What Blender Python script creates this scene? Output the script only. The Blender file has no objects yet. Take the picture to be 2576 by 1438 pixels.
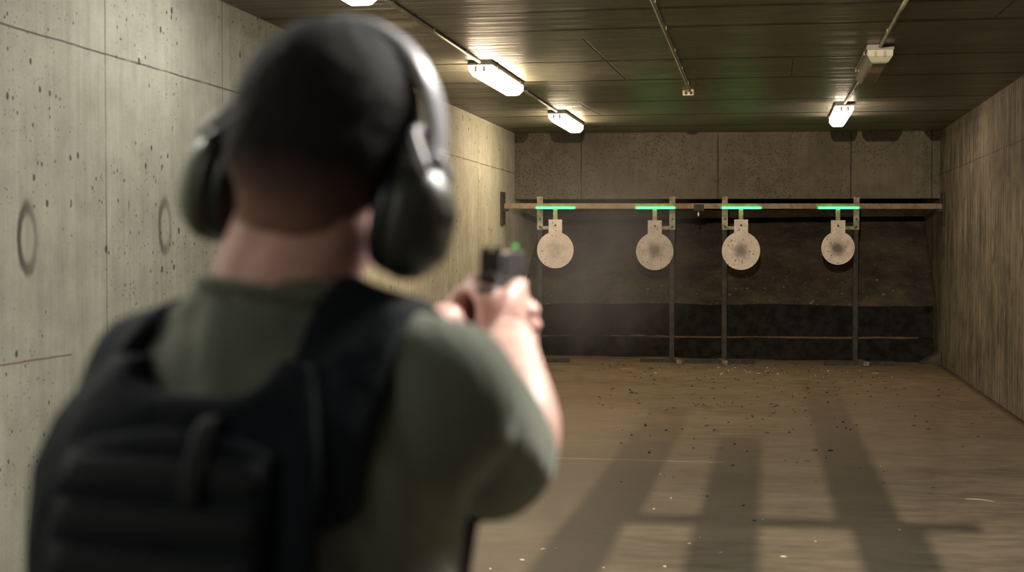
import bpy, bmesh, math, random
import numpy as np
from mathutils import Vector, Matrix, noise
from mathutils.bvhtree import BVHTree
random.seed(7)
SC = bpy.context.scene
COL = SC.collection
PI = math.pi
V = Vector

# ------------------------------------------------------------------ camera
F = 3700.0
PSI, PITCH = math.radians(9.870324), math.radians(1.501735)
CAM = V((0, 0, 1.55))
FW = V((-math.sin(PSI)*math.cos(PITCH), math.cos(PSI)*math.cos(PITCH), -math.sin(PITCH)))
RT = FW.cross(V((0, 0, 1))).normalized()
UP = RT.cross(FW)
cd = bpy.data.cameras.new('camera')
cam = bpy.data.objects.new('camera', cd); COL.objects.link(cam)
cam.matrix_world = Matrix.Translation(CAM) @ Matrix((RT, UP, -FW)).transposed().to_4x4()
cd.sensor_width = 36; cd.lens = F/2576*36; cd.clip_start = .05; cd.clip_end = 100
cd.dof.use_dof = True; cd.dof.focus_distance = 18.5; cd.dof.aperture_fstop = 3.7
SC.camera = cam

def ray(px, py): return FW + RT*((px-1288)/F) + UP*((719-py)/F)
def at(px, py, X=None, Y=None, Z=None):            # a point of the room from a sight line and a known wall, depth or height
    d = ray(px, py)
    t = X/d.x if X is not None else (Y/d.y if Y is not None else (Z-1.55)/d.z)
    return CAM + d*t
def Pd(px, py, d): return CAM + ray(px, py)*d

# ------------------------------------------------------------------ object helpers
def tag(o, label, cat, group=None, kind=None):
    if label: o['label'] = label
    if cat: o['category'] = cat
    if group: o['group'] = group
    if kind: o['kind'] = kind
    return o
def empty(name, loc, rot=(0, 0, 0)):
    o = bpy.data.objects.new(name, None); COL.objects.link(o)
    o.location = loc; o.rotation_euler = rot; o.empty_display_size = .05
    return o
def obj(name, bm, mat, parent=None, smooth=False, label=None, world=True):
    me = bpy.data.meshes.new(name)
    bmesh.ops.recalc_face_normals(bm, faces=bm.faces)
    bm.to_mesh(me); bm.free()
    for m in (mat if isinstance(mat, (list, tuple)) else [mat]): me.materials.append(m)
    if smooth:
        me.polygons.foreach_set('use_smooth', [True]*len(me.polygons))
    o = bpy.data.objects.new(name, me); COL.objects.link(o)
    if parent is not None:
        o.parent = parent
        if world:
            bpy.context.view_layer.update()
            me.transform(parent.matrix_world.inverted())
    if label: o['label'] = label
    return o
def struct(name, bm, mat, label=None):
    o = obj(name, bm, mat); o['kind'] = 'structure'
    if label: o['label'] = label
    return o
def dup(o, parent=None):
    c = o.copy(); COL.objects.link(c)
    if parent is not None: c.parent = parent
    for ch in list(o.children): dup(ch, c)
    return c

def box(bm, c, s, R=None, bev=0, mi=0):
    """box of full size s centred at c, R = 3x3 matrix whose columns are its axes"""
    b2 = bmesh.new()
    bmesh.ops.create_cube(b2, size=1)
    for v in b2.verts: v.co = V((v.co.x*s[0], v.co.y*s[1], v.co.z*s[2]))
    if bev: bmesh.ops.bevel(b2, geom=list(b2.edges), offset=bev, segments=2, affect='EDGES', profile=.6)
    for v in b2.verts: v.co = (R @ v.co if R else v.co) + V(c)
    merge(bm, b2, mi)
def merge(bm, b2, mi=0):
    mp = {}
    for v in b2.verts: mp[v] = bm.verts.new(v.co)
    for f in b2.faces:
        try:
            nf = bm.faces.new([mp[v] for v in f.verts]); nf.material_index = mi; nf.smooth = f.smooth
        except ValueError: pass
    b2.free()
def cr(pts, n):
    """Catmull-Rom through tuples of any length"""
    P = [np.array(p, float) for p in pts]; out = []
    for i in range(len(P)-1):
        p0 = P[i-1] if i else 2*P[0]-P[1]; p1 = P[i]; p2 = P[i+1]
        p3 = P[i+2] if i+2 < len(P) else 2*P[-1]-P[-2]
        for k in range(n):
            t = k/n
            out.append(.5*(2*p1+(p2-p0)*t+(2*p0-5*p1+4*p2-p3)*t*t+(3*p1-p0-3*p2+p3)*t**3))
    out.append(P[-1]); return out
def tube(bm, pts, rad, seg=16, n=4, cap=True, flat=None, side=None, mi=0):
    """swept tube; rad = list of radii; flat = depth/width ratio, side = vector of the wide axis"""
    Q = cr([tuple(p)+(r,) for p, r in zip(pts, rad)], n) if n > 1 else [np.array(tuple(p)+(r,)) for p, r in zip(pts, rad)]
    rings = []; N = None
    L = len(Q)
    ext = []
    if cap:
        t0 = V(Q[1][:3])-V(Q[0][:3]); t1 = V(Q[-1][:3])-V(Q[-2][:3]); t0.normalize(); t1.normalize()
        for a in (80, 60, 35): 
            r = Q[0][3]; c = V(Q[0][:3])-t0*r*math.sin(math.radians(a)); ext.append(np.array(tuple(c)+(r*math.cos(math.radians(a)),)))
        e2 = []
        for a in (35, 60, 80):
            r = Q[-1][3]; c = V(Q[-1][:3])+t1*r*math.sin(math.radians(a)); e2.append(np.array(tuple(c)+(r*math.cos(math.radians(a)),)))
        Q = ext+Q+e2
    for i, q in enumerate(Q):
        a = Q[max(i-1, 0)]; b = Q[min(i+1, len(Q)-1)]
        T = V(b[:3])-V(a[:3]); T.normalize()
        if side is not None: N = V(side)-T*V(side).dot(T)
        elif N is None: N = T.orthogonal()
        else: N = N-T*N.dot(T)
        N.normalize(); B = T.cross(N)
        fl = 1 if flat is None else flat
        rings.append([bm.verts.new(V(q[:3])+(N*math.cos(2*PI*k/seg)+B*fl*math.sin(2*PI*k/seg))*float(q[3])) for k in range(seg)])
    for r0, r1 in zip(rings, rings[1:]):
        for k in range(seg):
            f = bm.faces.new((r0[k], r0[(k+1) % seg], r1[(k+1) % seg], r1[k])); f.material_index = mi; f.smooth = True
    for r in (rings[0][::-1], rings[-1]):
        f = bm.faces.new(r); f.material_index = mi
def ell(bm, c, r, R=None, seg=24, mi=0):
    b2 = bmesh.new(); bmesh.ops.create_uvsphere(b2, u_segments=seg, v_segments=seg//2, radius=1)
    for v in b2.verts:
        p = V((v.co.x*r[0], v.co.y*r[1], v.co.z*r[2])); v.co = (R @ p if R else p) + V(c)
    for f in b2.faces: f.smooth = True
    merge(bm, b2, mi)
def cyl(bm, c, r, h, axis=(0, 0, 1), seg=24, r2=None, bev=0, mi=0):
    b2 = bmesh.new(); bmesh.ops.create_cone(b2, cap_ends=True, segments=seg, radius1=r, radius2=r if r2 is None else r2, depth=h)
    if bev: bmesh.ops.bevel(b2, geom=[e for e in b2.edges if len(e.link_faces) == 2 and any(len(f.verts) > 4 for f in e.link_faces)], offset=bev, segments=2, affect='EDGES')
    R = V((0, 0, 1)).rotation_difference(V(axis)).to_matrix()
    for v in b2.verts: v.co = R @ v.co + V(c)
    merge(bm, b2, mi)
def prism(bm, outline, fr, y0, y1, bev=0, mi=0):
    """2-D outline [(a,b)], fr(a,b,t) -> point; extruded t from y0 to y1"""
    A = [bm.verts.new(fr(a, b, y0)) for a, b in outline]; B = [bm.verts.new(fr(a, b, y1)) for a, b in outline]
    fs = [bm.faces.new(A), bm.faces.new(B[::-1])]
    n = len(A)
    for k in range(n): fs.append(bm.faces.new((A[k], A[(k+1) % n], B[(k+1) % n], B[k])))
    for f in fs: f.material_index = mi
    if bev:
        bmesh.ops.bevel(bm, geom=list({e for f in fs for e in f.edges}), offset=bev, segments=2, affect='EDGES')
def remesh(bm, vox, smooth_it=4, fac=.5):
    """weld overlapping closed volumes into one continuous surface"""
    me = bpy.data.meshes.new('tmp'); bmesh.ops.recalc_face_normals(bm, faces=bm.faces); bm.to_mesh(me); bm.free()
    o = bpy.data.objects.new('tmp', me); COL.objects.link(o)
    m = o.modifiers.new('r', 'REMESH'); m.mode = 'VOXEL'; m.voxel_size = vox
    if smooth_it:
        s = o.modifiers.new('s', 'SMOOTH'); s.factor = fac; s.iterations = smooth_it
    dg = bpy.context.evaluated_depsgraph_get(); dg.update()
    out = bmesh.new(); out.from_object(o, dg)
    bpy.data.objects.remove(o); bpy.data.meshes.remove(me)
    for f in out.faces: f.smooth = True
    return out

# ------------------------------------------------------------------ material helpers
class NT:
    def __init__(s, name):
        s.m = bpy.data.materials.new(name); s.m.use_nodes = True
        s.t = s.m.node_tree; s.b = s.t.nodes['Principled BSDF']
    def n(s, typ, **kw):
        o = s.t.nodes.new(typ)
        for k, v in kw.items(): setattr(o, k, v)
        return o
    def link(s, a, b): s.t.links.new(a, b)
    def put(s, sock, v):
        if isinstance(v, bpy.types.NodeSocket): s.link(v, sock)
        else: sock.default_value = v
    def math(s, op, a, b=None, c=None):
        o = s.n('ShaderNodeMath', operation=op)
        s.put(o.inputs[0], a)
        if b is not None: s.put(o.inputs[1], b)
        if c is not None: s.put(o.inputs[2], c)
        return o.outputs[0]
    def pos(s, obj_space=False):
        if obj_space: return s.n('ShaderNodeTexCoord').outputs['Object']
        return s.n('ShaderNodeNewGeometry').outputs['Position']
    def xyz(s, v):
        o = s.n('ShaderNodeSeparateXYZ'); s.link(v, o.inputs[0]); return o.outputs
    def map(s, v, scale=(1, 1, 1), loc=(0, 0, 0)):
        o = s.n('ShaderNodeMapping'); s.link(v, o.inputs[0]); o.inputs['Scale'].default_value = scale; o.inputs['Location'].default_value = loc
        return o.outputs[0]
    def noise(s, v, scale, det=4, rough=.6, dist=0):
        o = s.n('ShaderNodeTexNoise'); s.link(v, o.inputs['Vector']); o.inputs['Scale'].default_value = scale
        o.inputs['Detail'].default_value = det; o.inputs['Roughness'].default_value = rough; o.inputs['Distortion'].default_value = dist
        return o.outputs['Fac']
    def ramp(s, v, stops):
        o = s.n('ShaderNodeValToRGB'); s.link(v, o.inputs[0]); e = o.color_ramp.elements
        while len(e) < len(stops): e.new(.5)
        for k, (p, c) in enumerate(stops):
            e[k].position = p; e[k].color = (c, c, c, 1) if isinstance(c, (int, float)) else tuple(c)+(1,)
        return o.outputs[0]
    def mr(s, v, a, b, c=0, d=1):
        o = s.n('ShaderNodeMapRange'); o.interpolation_type = 'SMOOTHSTEP'; s.put(o.inputs[0], v)
        for k, x in enumerate((a, b, c, d)): o.inputs[k+1].default_value = x
        return o.outputs[0]
    def mix(s, f, a, b, mode='MIX'):
        o = s.n('ShaderNodeMix', data_type='RGBA', blend_type=mode)
        s.put(o.inputs[0], f)
        for k, x in ((6, a), (7, b)):
            if isinstance(x, bpy.types.NodeSocket): s.link(x, o.inputs[k])
            else: o.inputs[k].default_value = (x, x, x, 1) if isinstance(x, (int, float)) else tuple(x)+(1,)
        return o.outputs[2]
    def bump(s, h, strength=.3, dist=.01):
        o = s.n('ShaderNodeBump'); o.inputs['Strength'].default_value = strength; o.inputs['Distance'].default_value = dist
        s.link(h, o.inputs['Height']); s.link(o.outputs[0], s.b.inputs['Normal'])
    def col(s, c): s.put(s.b.inputs['Base Color'], c if isinstance(c, bpy.types.NodeSocket) else tuple(c)+(1,))
    def rough(s, r): s.put(s.b.inputs['Roughness'], r)
    def set(s, **kw):
        for k, v in kw.items(): s.b.inputs[k.replace('_', ' ')].default_value = v
        return s.m

def simple(name, col, rough=.6, metal=0, nscale=30, var=.25, bump=.1, obj_space=True, **kw):
    t = NT(name); p = t.pos(obj_space)
    nz = t.noise(p, nscale, 5)
    lo = tuple(c*(1-var) for c in col); hi = tuple(min(1, c*(1+var)) for c in col)
    t.col(t.mix(t.mr(nz, .3, .7), lo, hi)); t.rough(rough); t.b.inputs['Metallic'].default_value = metal
    if bump: t.bump(nz, bump, .003)
    t.set(**kw)
    return t.m

def concrete(name, axis, lo, hi, vj=None, hj=(), seg=(), rough=.8, streak=1.0, pits=0, ovals=(), red=None, longit=False, spec=.4, fleck=0, con=(.3, .72)):
    """axis: 'x' = wall in the YZ plane, 'y' = wall in XZ, 'z' = ceiling in XY"""
    t = NT(name); p = t.pos(); x, y, z = t.xyz(p)
    if axis == 'x': u, v = y, z
    elif axis == 'y': u, v = x, z
    else: u, v = x, y
    comb = t.n('ShaderNodeCombineXYZ'); t.link(u, comb.inputs[0]); t.link(v, comb.inputs[1]); q = comb.outputs[0]
    big = t.noise(q, .9, 5, .6)
    med = t.noise(q, 5, 6, .65)
    fine = t.noise(q, 60, 4, .7)
    st = t.noise(t.map(q, (9, .55, 1) if axis != 'z' else (.35, 9, 1)), 1.6, 6, .65)
    a = t.math('ADD', t.math('MULTIPLY', big, .4), t.math('MULTIPLY', med, .25))
    a = t.math('ADD', a, t.math('MULTIPLY', st, .35*streak))
    c = t.mix(t.mr(a, con[0]*(.65+.35*streak), con[1]*(.65+.35*streak)), lo, hi)
    c = t.mix(t.math('MULTIPLY', t.mr(fine, .45, .75), .25), c, tuple(k*.6 for k in lo))
    wob = t.math('MULTIPLY', t.math('SUBTRACT', t.noise(q, 3, 3), .5), .012)
    uu = t.math('ADD', u, wob); vv = t.math('ADD', v, wob)
    line = None
    def add(m):
        nonlocal line
        line = m if line is None else t.math('MAXIMUM', line, m)
    if vj is not None:
        if isinstance(vj, tuple):
            o, s_ = vj
            m = t.math('PINGPONG', t.math('SUBTRACT', uu, o), s_/2)
            add(t.mr(m, .002, .007, 1, 0))
        else:
            for k in vj: add(t.mr(t.math('ABSOLUTE', t.math('SUBTRACT', uu, k)), .005, .014, 1, 0))
    for k in hj: add(t.mr(t.math('ABSOLUTE', t.math('SUBTRACT', vv, k)), .002 if axis != 'z' else .025, .007 if axis != 'z' else .075, 1, 0))
    for (u0, u1, v0, v1) in seg:          # short cracks: u = line between the two ends
        k = t.math('ADD', u0, t.math('MULTIPLY', t.math('SUBTRACT', v, v0), (u1-u0)/(v1-v0)))
        m = t.mr(t.math('ABSOLUTE', t.math('SUBTRACT', uu, k)), .004, .012, 1, 0)
        m = t.math('MULTIPLY', m, t.math('MULTIPLY', t.math('GREATER_THAN', v, v0), t.math('LESS_THAN', v, v1)))
        add(m)
    if line is not None:
        brk = t.mr(t.noise(q, 2.3, 4), .3, .5, .35 if axis != 'z' else .6, 1)
        line = t.math('MULTIPLY', line, brk)
        c = t.mix(t.math('MULTIPLY', line, .8 if axis != 'z' else .97), c, (.022, .02, .015) if axis != 'z' else (.008, .008, .006))
    h = t.math('ADD', t.math('MULTIPLY', fine, .25), t.math('MULTIPLY', st, .5))
    if line is not None: h = t.math('SUBTRACT', h, t.math('MULTIPLY', line, 1.2))
    if pits:
        dens = t.mr(t.noise(q, 1.1, 2), .38, .6)
        tot = None
        for sc, r in ((11, .14), (23, .14), (44, .15)):
            vo = t.n('ShaderNodeTexVoronoi'); vo.inputs['Scale'].default_value = sc
            t.link(t.map(q, (1.15, .8, 1), (sc, 3.3, 0)), vo.inputs['Vector'])
            rr = t.xyz(vo.outputs['Color'])
            keep = t.math('LESS_THAN', rr[0], t.math('MULTIPLY', dens, pits*(1 if sc < 20 else .8)))
            m = t.math('MULTIPLY', t.math('LESS_THAN', t.math('ADD', vo.outputs['Distance'], t.math('MULTIPLY', t.math('SUBTRACT', fine, .5), .12)), t.math('MULTIPLY', t.math('ADD', rr[1], .5), r)), keep)
            tot = m if tot is None else t.math('MAXIMUM', tot, m)
        c = t.mix(t.math('MULTIPLY', tot, .85), c, (.03, .024, .02))
        h = t.math('SUBTRACT', h, t.math('MULTIPLY', tot, 1.5))
    if fleck:
        vo = t.n('ShaderNodeTexVoronoi'); vo.inputs['Scale'].default_value = 38; t.link(q, vo.inputs['Vector'])
        dens = t.mr(t.noise(q, .7, 3), .38, .6)
        keep = t.math('LESS_THAN', t.xyz(vo.outputs['Color'])[0], t.math('MULTIPLY', dens, fleck))
        m = t.math('MULTIPLY', t.math('LESS_THAN', t.math('ADD', vo.outputs['Distance'], t.math('MULTIPLY', t.math('SUBTRACT', fine, .5), .5)), .3), keep)
        c = t.mix(t.math('MULTIPLY', m, .85), c, (.018, .016, .012))
    for (ou, ov, ru, rv, s_) in ovals:     # oval recesses painted as dark rings, their shade put into the colour
        du = t.math('DIVIDE', t.math('SUBTRACT', u, ou), ru); dv = t.math('DIVIDE', t.math('SUBTRACT', v, ov), rv)
        d = t.math('SQRT', t.math('ADD', t.math('MULTIPLY', du, du), t.math('MULTIPLY', dv, dv)))
        d = t.math('ADD', d, t.math('MULTIPLY', t.math('SUBTRACT', med, .5), .35))
        ring = t.mr(t.math('ABSOLUTE', t.math('SUBTRACT', d, .8)), .05, .32, 1, 0)
        asym = t.mr(du, -1, 1.2, 1, .45)
        c = t.mix(t.math('MULTIPLY', t.math('MULTIPLY', ring, asym), s_), c, (.03, .03, .024))
    if red:
        m = t.mr(t.math('ABSOLUTE', t.math('SUBTRACT', vv, red[0])), .002, .007, 1, 0)
        m = t.math('MULTIPLY', m, t.math('LESS_THAN', u, red[1]))
        c = t.mix(t.math('MULTIPLY', m, .7), c, (.16, .03, .02))
    t.col(c)
    if axis == 'z':
        t.rough(t.mr(st, .35, .65, rough-.18, rough+.12))
    else: t.rough(rough)
    t.b.inputs['Specular IOR Level'].default_value = spec
    t.bump(h, .35, .006)
    return t.m

# ------------------------------------------------------------------ room
XL, XR, H = -3.40, 2.26, 3.1
YN, YF = -5.0, 23.6
M_left = concrete('concrete_pale_pitted', 'x', (.30, .30, .24), (.60, .60, .50), vj=(7.2, 1.667), hj=(2.555,), pits=.6,
                  ovals=((6.37, 1.59, .10, .18, .85), (7.96, 1.67, .10, .17, .7)), red=(1.02, 6.8), streak=.8)
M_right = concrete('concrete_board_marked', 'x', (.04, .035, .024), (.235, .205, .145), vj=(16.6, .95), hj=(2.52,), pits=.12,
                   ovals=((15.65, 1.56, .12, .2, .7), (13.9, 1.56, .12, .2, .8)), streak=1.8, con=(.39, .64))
M_ceil = concrete('concrete_ceiling', 'z', (.085, .083, .064), (.23, .22, .17), hj=(9.6, 10.43, 12.23, 13.67, 15.66, 17.28, 8.2, 6.6, 5.0, 18.9),
                  seg=((-1.36, -1.30, 10.9, 13.6), (-2.0, -1.93, 15.7, 17.3), (1.55, 1.5, 8.9, 10.4), (.2, .2, 12.3, 13.6)), rough=.5, streak=1.2, spec=.5)
M_bulk = concrete('concrete_bulkhead', 'y', (.06, .054, .041), (.135, .12, .093), vj=[-2.5, -.67, 1.09, 2.15], rough=.9, streak=.5, fleck=1.0)
M_back = concrete('concrete_sooty', 'y', (.05, .043, .032), (.12, .1, .07), rough=.95)

bm = bmesh.new(); box(bm, (XL-.15, (YN+YF)/2, H/2), (.3, YF-YN, H+.4)); struct('wall_left', bm, M_left, 'pale grey concrete wall with bullet pits and form joints')
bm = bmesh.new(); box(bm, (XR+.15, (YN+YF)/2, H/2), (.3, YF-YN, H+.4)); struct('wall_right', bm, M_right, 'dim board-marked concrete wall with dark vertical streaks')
bm = bmesh.new(); box(bm, ((XL+XR)/2, (YN+YF)/2, H+.1), (XR-XL, YF-YN, .2)); struct('ceiling', bm, M_ceil, 'dark concrete slab ceiling with cross joints')
bm = bmesh.new(); box(bm, ((XL+XR)/2, YF+.15, H/2), (XR-XL+.6, .3, H+.4)); struct('wall_back', bm, M_back, 'sooty concrete wall behind the dirt berm')
bm = bmesh.new(); box(bm, ((XL+XR)/2, YN-.15, H/2), (XR-XL+.6, .3, H+.4)); struct('wall_front', bm, M_left, 'concrete wall behind the camera')

def YB(x): return 19.75 + (x-XL)/(XR-XL)*.6           # face of the bulkhead
bm = bmesh.new()
prism(bm, [(XL, YB(XL)), (XR, YB(XR)), (XR, YB(XR)+.3), (XL, YB(XL)+.3)], lambda a, b, t: V((a, b, t)), 2.205, H)
struct('trim_1', bm, M_bulk, 'concrete bulkhead panel hanging from the ceiling above the bullet trap')

# floor, with the sand banked up a little towards the far left
def zf(x, y):
    k = min(1, max(0, (y-15)/4)); k = k*k*(3-2*k)
    b = .075*k*min(1, max(0, (XR-x)/5.6))
    if y > 16: b += .018*(noise.noise(V((x*1.7, y*1.7, 3)))+.1)*min(1, (y-16)/2)
    return b
def floor_mat():
    t = NT('dusty_concrete_floor'); p = t.pos(); x, y, z = t.xyz(p)
    big = t.noise(t.map(p, (.5, 1.3, 1)), .9, 6, .65); med = t.noise(t.map(p, (1, 2.6, 1)), 4, 6, .7); fine = t.noise(p, 55, 5, .75)
    a = t.math('ADD', t.math('MULTIPLY', big, .55), t.math('MULTIPLY', med, .45))
    c = t.mix(t.mr(a, .32, .68), (.075, .065, .050), (.185, .162, .125))
    far = t.mr(y, 9, 17)
    c = t.mix(t.math('MULTIPLY', far, .75), c, t.mix(t.mr(med, .3, .7), (.115, .083, .05), (.24, .175, .105)))
    c = t.mix(t.math('MULTIPLY', t.mr(fine, .5, .78), .35), c, (.05, .04, .03))
    ln = t.mr(t.math('ABSOLUTE', t.math('SUBTRACT', t.math('ADD', y, t.math('MULTIPLY', med, .05)), 10.72)), .006, .02, 1, 0)
    c = t.mix(t.math('MULTIPLY', t.math('MULTIPLY', ln, t.math('LESS_THAN', x, -.3)), .45), c, (.62, .52, .34))
    vo = t.n('ShaderNodeTexVoronoi'); vo.inputs['Scale'].default_value = 17; t.link(p, vo.inputs['Vector'])
    dens = t.math('MULTIPLY', t.mr(y, 11, 18), .5)
    m = t.math('MULTIPLY', t.math('LESS_THAN', vo.outputs['Distance'], .2), t.math('LESS_THAN', t.xyz(vo.outputs['Color'])[0], dens))
    c = t.mix(t.math('MULTIPLY', m, .7), c, (.035, .026, .018))
    t.col(c); t.rough(t.mr(a, .3, .7, .5, .8)); t.b.inputs['Specular IOR Level'].default_value = .35
    t.bump(t.math('ADD', t.math('MULTIPLY', fine, .5), t.math('MULTIPLY', med, .6)), .35, .008)
    return t.m
M_floor = floor_mat()
bm = bmesh.new()
xs = [XL+(XR-XL)*i/56 for i in range(57)]; ys = [YN, 0, 5, 10, 13]+[15+.1*i for i in range(87)]
g = [[bm.verts.new((x, y, zf(x, y))) for x in xs] for y in ys]
for a_, b_ in zip(g, g[1:]):
    for k in range(56): bm.faces.new((a_[k], a_[k+1], b_[k+1], b_[k])).smooth = True
# skirt gives the slab its thickness
r0 = bmesh.ops.extrude_face_region(bm, geom=list(bm.faces))
for v in [e for e in r0['geom'] if isinstance(e, bmesh.types.BMVert)]: v.co.z = -.2
struct('floor', bm, M_floor, 'dusty brown concrete floor strewn with grit')

# ------------------------------------------------------------------ bullet trap: rubber planks, berm, end wedge
def YT(x): return 20.05 + (x-XL)/(XR-XL)*.45
M_rub = simple('black_rubber', (.010, .010, .0085), .95, nscale=9, var=.5, bump=.35, obj_space=False, Specular_IOR_Level=.12)
def dirt_mat():
    t = NT('earth_berm'); p = t.pos(); a = t.noise(p, 1.6, 7, .7); b = t.noise(p, 14, 5, .7)
    c = t.mix(t.mr(a, .32, .68), (.018, .015, .011), (.075, .059, .04))
    c = t.mix(t.mr(b, .55, .75), c, (.12, .095, .06)); t.col(c); t.rough(.95); t.bump(b, .8, .03); return t.m
M_dirt = dirt_mat()
M_sand = simple('pale_sand', (.085, .06, .036), .95, nscale=25, var=.35, bump=.5, obj_space=False)
def plank(name, z0, z1, th, dy, wav, label, x0=-3.39, x1=2.2):
    bm = bmesh.new(); n = 60; R = []
    for i in range(n+1):
        x = x0+(x1-x0)*i/n; y = YT(x)-dy
        top = z1+wav*(noise.noise(V((x*1.1, z0*7, 1)))*1.2+noise.noise(V((x*3.1, z0*3, 5)))*.4)
        bot = z0 if z0 > .3 else zf(x, y)-.01
        bow = .012*noise.noise(V((x*2, z0*5, 9)))
        R.append([bm.verts.new((x, y+bow, bot)), bm.verts.new((x, y+bow, top)), bm.verts.new((x, y+th, top)), bm.verts.new((x, y+th, bot))])
    for a, b in zip(R, R[1:]):
        for k in range(4): bm.faces.new((a[k], a[(k+1) % 4], b[(k+1) % 4], b[k]))
    bm.faces.new(R[0]); bm.faces.new(R[-1][::-1])
    return tag(obj(name, bm, M_rub), label, 'rubber sheet', 'rubber sheets holding back the berm')
plank('rubber_sheet', .06, .325, .05, .07, .02, 'lower black rubber sheet of the barrier, standing on the sandy floor')
plank('rubber_sheet', .325, .77, .05, 0, .03, 'upper taller black rubber sheet of the barrier, its wavy top edge holding back dirt')
# sand lying on the ledge between the sheets
bm = bmesh.new(); rows = []
for i in range(121):
    x = -3.3+5.3*i/120
    w = max(0.0005, -.002+.034*noise.noise(V((x*.9, 2, 2)))+.01*noise.noise(V((x*6, 4, 2))))
    y = YT(x)
    rows.append([bm.verts.new((x, y-.068, .318)), bm.verts.new((x, y-.05, .335+w)), bm.verts.new((x, y-.004, .34+w*1.3)), bm.verts.new((x, y-.004, .318))])
for a, b in zip(rows, rows[1:]):
    for k in range(4): bm.faces.new((a[k], a[(k+1) % 4], b[(k+1) % 4], b[k]))
bm.faces.new(rows[0]); bm.faces.new(rows[-1][::-1])
tag(obj('sand_ridge', bm, M_sand), 'thin line of pale sand lying on the ledge between the two rubber sheets', 'sand', kind='stuff')
# berm
bm = bmesh.new(); nx, ny = 90, 46
g = []
for j in range(ny+1):
    row = []
    for i in range(nx+1):
        x = XL+.004+(XR-XL-.008)*i/nx; s_ = j/ny; y = YT(x)+.055+s_*(YF-YT(x)-.06)
        z = .74+s_*2.1+.05*noise.noise(V((x*2, y*2, 0)))+.03*noise.noise(V((x*7, y*7, 0)))+.014*noise.noise(V((x*19, y*19, 3)))
        if j == 0: z = min(z, .72)
        row.append(bm.verts.new((x, y, z)))
    g.append(row)
for a, b in zip(g, g[1:]):
    for k in range(nx): bm.faces.new((a[k], a[k+1], b[k+1], b[k])).smooth = True
r0 = bmesh.ops.extrude_face_region(bm, geom=list(bm.faces))
for v in [e for e in r0['geom'] if isinstance(e, bmesh.types.BMVert)]: v.co.z = .05
tag(obj('dirt_berm', bm, M_dirt), 'dark sloping earth berm heaped behind the black rubber barrier', 'dirt', kind='stuff')
# pale rubble lying along the foot of the berm
M_stone = simple('pale_stone', (.17, .13, .08), .9, nscale=40, var=.3)
bm = bmesh.new()
for i in range(120):
    x = XL+.2+5.2*random.random(); s_ = random.random()**2.5*.22
    y = YT(x)+.08+s_*3; z = .75+s_*1.9; r = random.uniform(.005, .014)*(1.5 if random.random() < .06 else 1)
    b2 = bmesh.new(); bmesh.ops.create_icosphere(b2, subdivisions=1, radius=r)
    for v in b2.verts: v.co = V((v.co.x*random.uniform(.8, 1.6), v.co.y, v.co.z*.8))+V((x, y, z+.02))
    merge(bm, b2)
tag(obj('rubble_chips', bm, M_stone), 'small pale chips scattered over the foot of the berm', 'rubble', kind='stuff')
# corner wedge of sand at the right end
bm = bmesh.new()
prism(bm, [(1.97, 0), (2.25, 0), (2.25, .17)], lambda a, b, t: V((a, t, b+.002)), 20.0, 20.33)
tag(obj('sand_wedge', bm, M_dirt), 'little bank of sand in the far right corner by the barrier end', 'sand', kind='stuff')

# ------------------------------------------------------------------ target beam
BA, BB = V((XL, 18.75, 2.085)), V((XR, 19.85, 2.085))
bdir = (BB-BA).normalized(); bnrm = V((bdir.y, -bdir.x, 0))       # towards the camera
RB = Matrix((bdir, -bnrm, V((0, 0, 1)))).transposed()
def onb(px, py, off=0):                                             # point in the beam's upright plane, off metres towards the camera
    d = ray(px, py); P0 = BA+bnrm*off
    return CAM+d*((P0-CAM).dot(bnrm)/d.dot(bnrm))
def rusty():
    t = NT('rusty_painted_steel'); p = t.pos(); a = t.noise(p, 5, 6, .7); b = t.noise(p, 30, 4)
    c = t.mix(t.mr(a, .4, .62), (.20, .165, .11), (.15, .085, .042)); c = t.mix(t.mr(b, .6, .72), c, (.3, .23, .14))
    t.col(c); t.rough(.7); t.b.inputs['Metallic'].default_value = .2; t.bump(b, .3, .004); return t.m
M_rust = rusty()
M_tan = simple('weathered_tan_steel', (.22, .19, .14), .7, nscale=14, var=.4, metal=.1, obj_space=False)
M_foot = simple('dusty_dark_steel', (.10, .08, .055), .7, nscale=12, var=.5, obj_space=False)
M_dark = simple('dark_steel', (.022, .020, .017), .8, nscale=12, var=.5, metal=.1, obj_space=False)
beam = empty('target_beam', (BA+BB)/2); tag(beam, 'long rusty steel beam spanning the range wall to wall above the round targets', 'beam')
bm = bmesh.new(); box(bm, (BA+BB)/2, ((BB-BA).length-.06, .07, .072), RB, .006)
obj('beam_rail', bm, M_rust, beam)
for P, sx, label in ((BA, 1, None), (BB, -1, None)):
    bm = bmesh.new(); box(bm, P+V((sx*.018, 0, -.03)), (.03, .2, .42), None, .004)
    box(bm, P+V((sx*.05, 0, -.055)), (.07, .1, .03))
    for dz in (-.2, -.12, .12): cyl(bm, P+V((sx*.04, 0, dz)), .014, .02, (1, 0, 0), 8)
    obj('wall_plate', bm, M_dark, beam)
bm = bmesh.new()
q = onb(1757, 522, 0)
box(bm, q, (.13, .085, .085), RB, .003)
obj('sleeve_joint', bm, M_dark, beam)
bm = bmesh.new(); q2 = q+V((0, 0, -.045))
tube(bm, [q2-bnrm*0+V((0, 0, .002)), q2+V((.0, 0, -.02))], [.004, .004], 6, 1); ell(bm, q2+V((0, 0, -.04)), (.014, .014, .028))
cord = obj('hanging_weight', bm, simple('pale_plastic', (.5, .45, .36), .5), beam)

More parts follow.
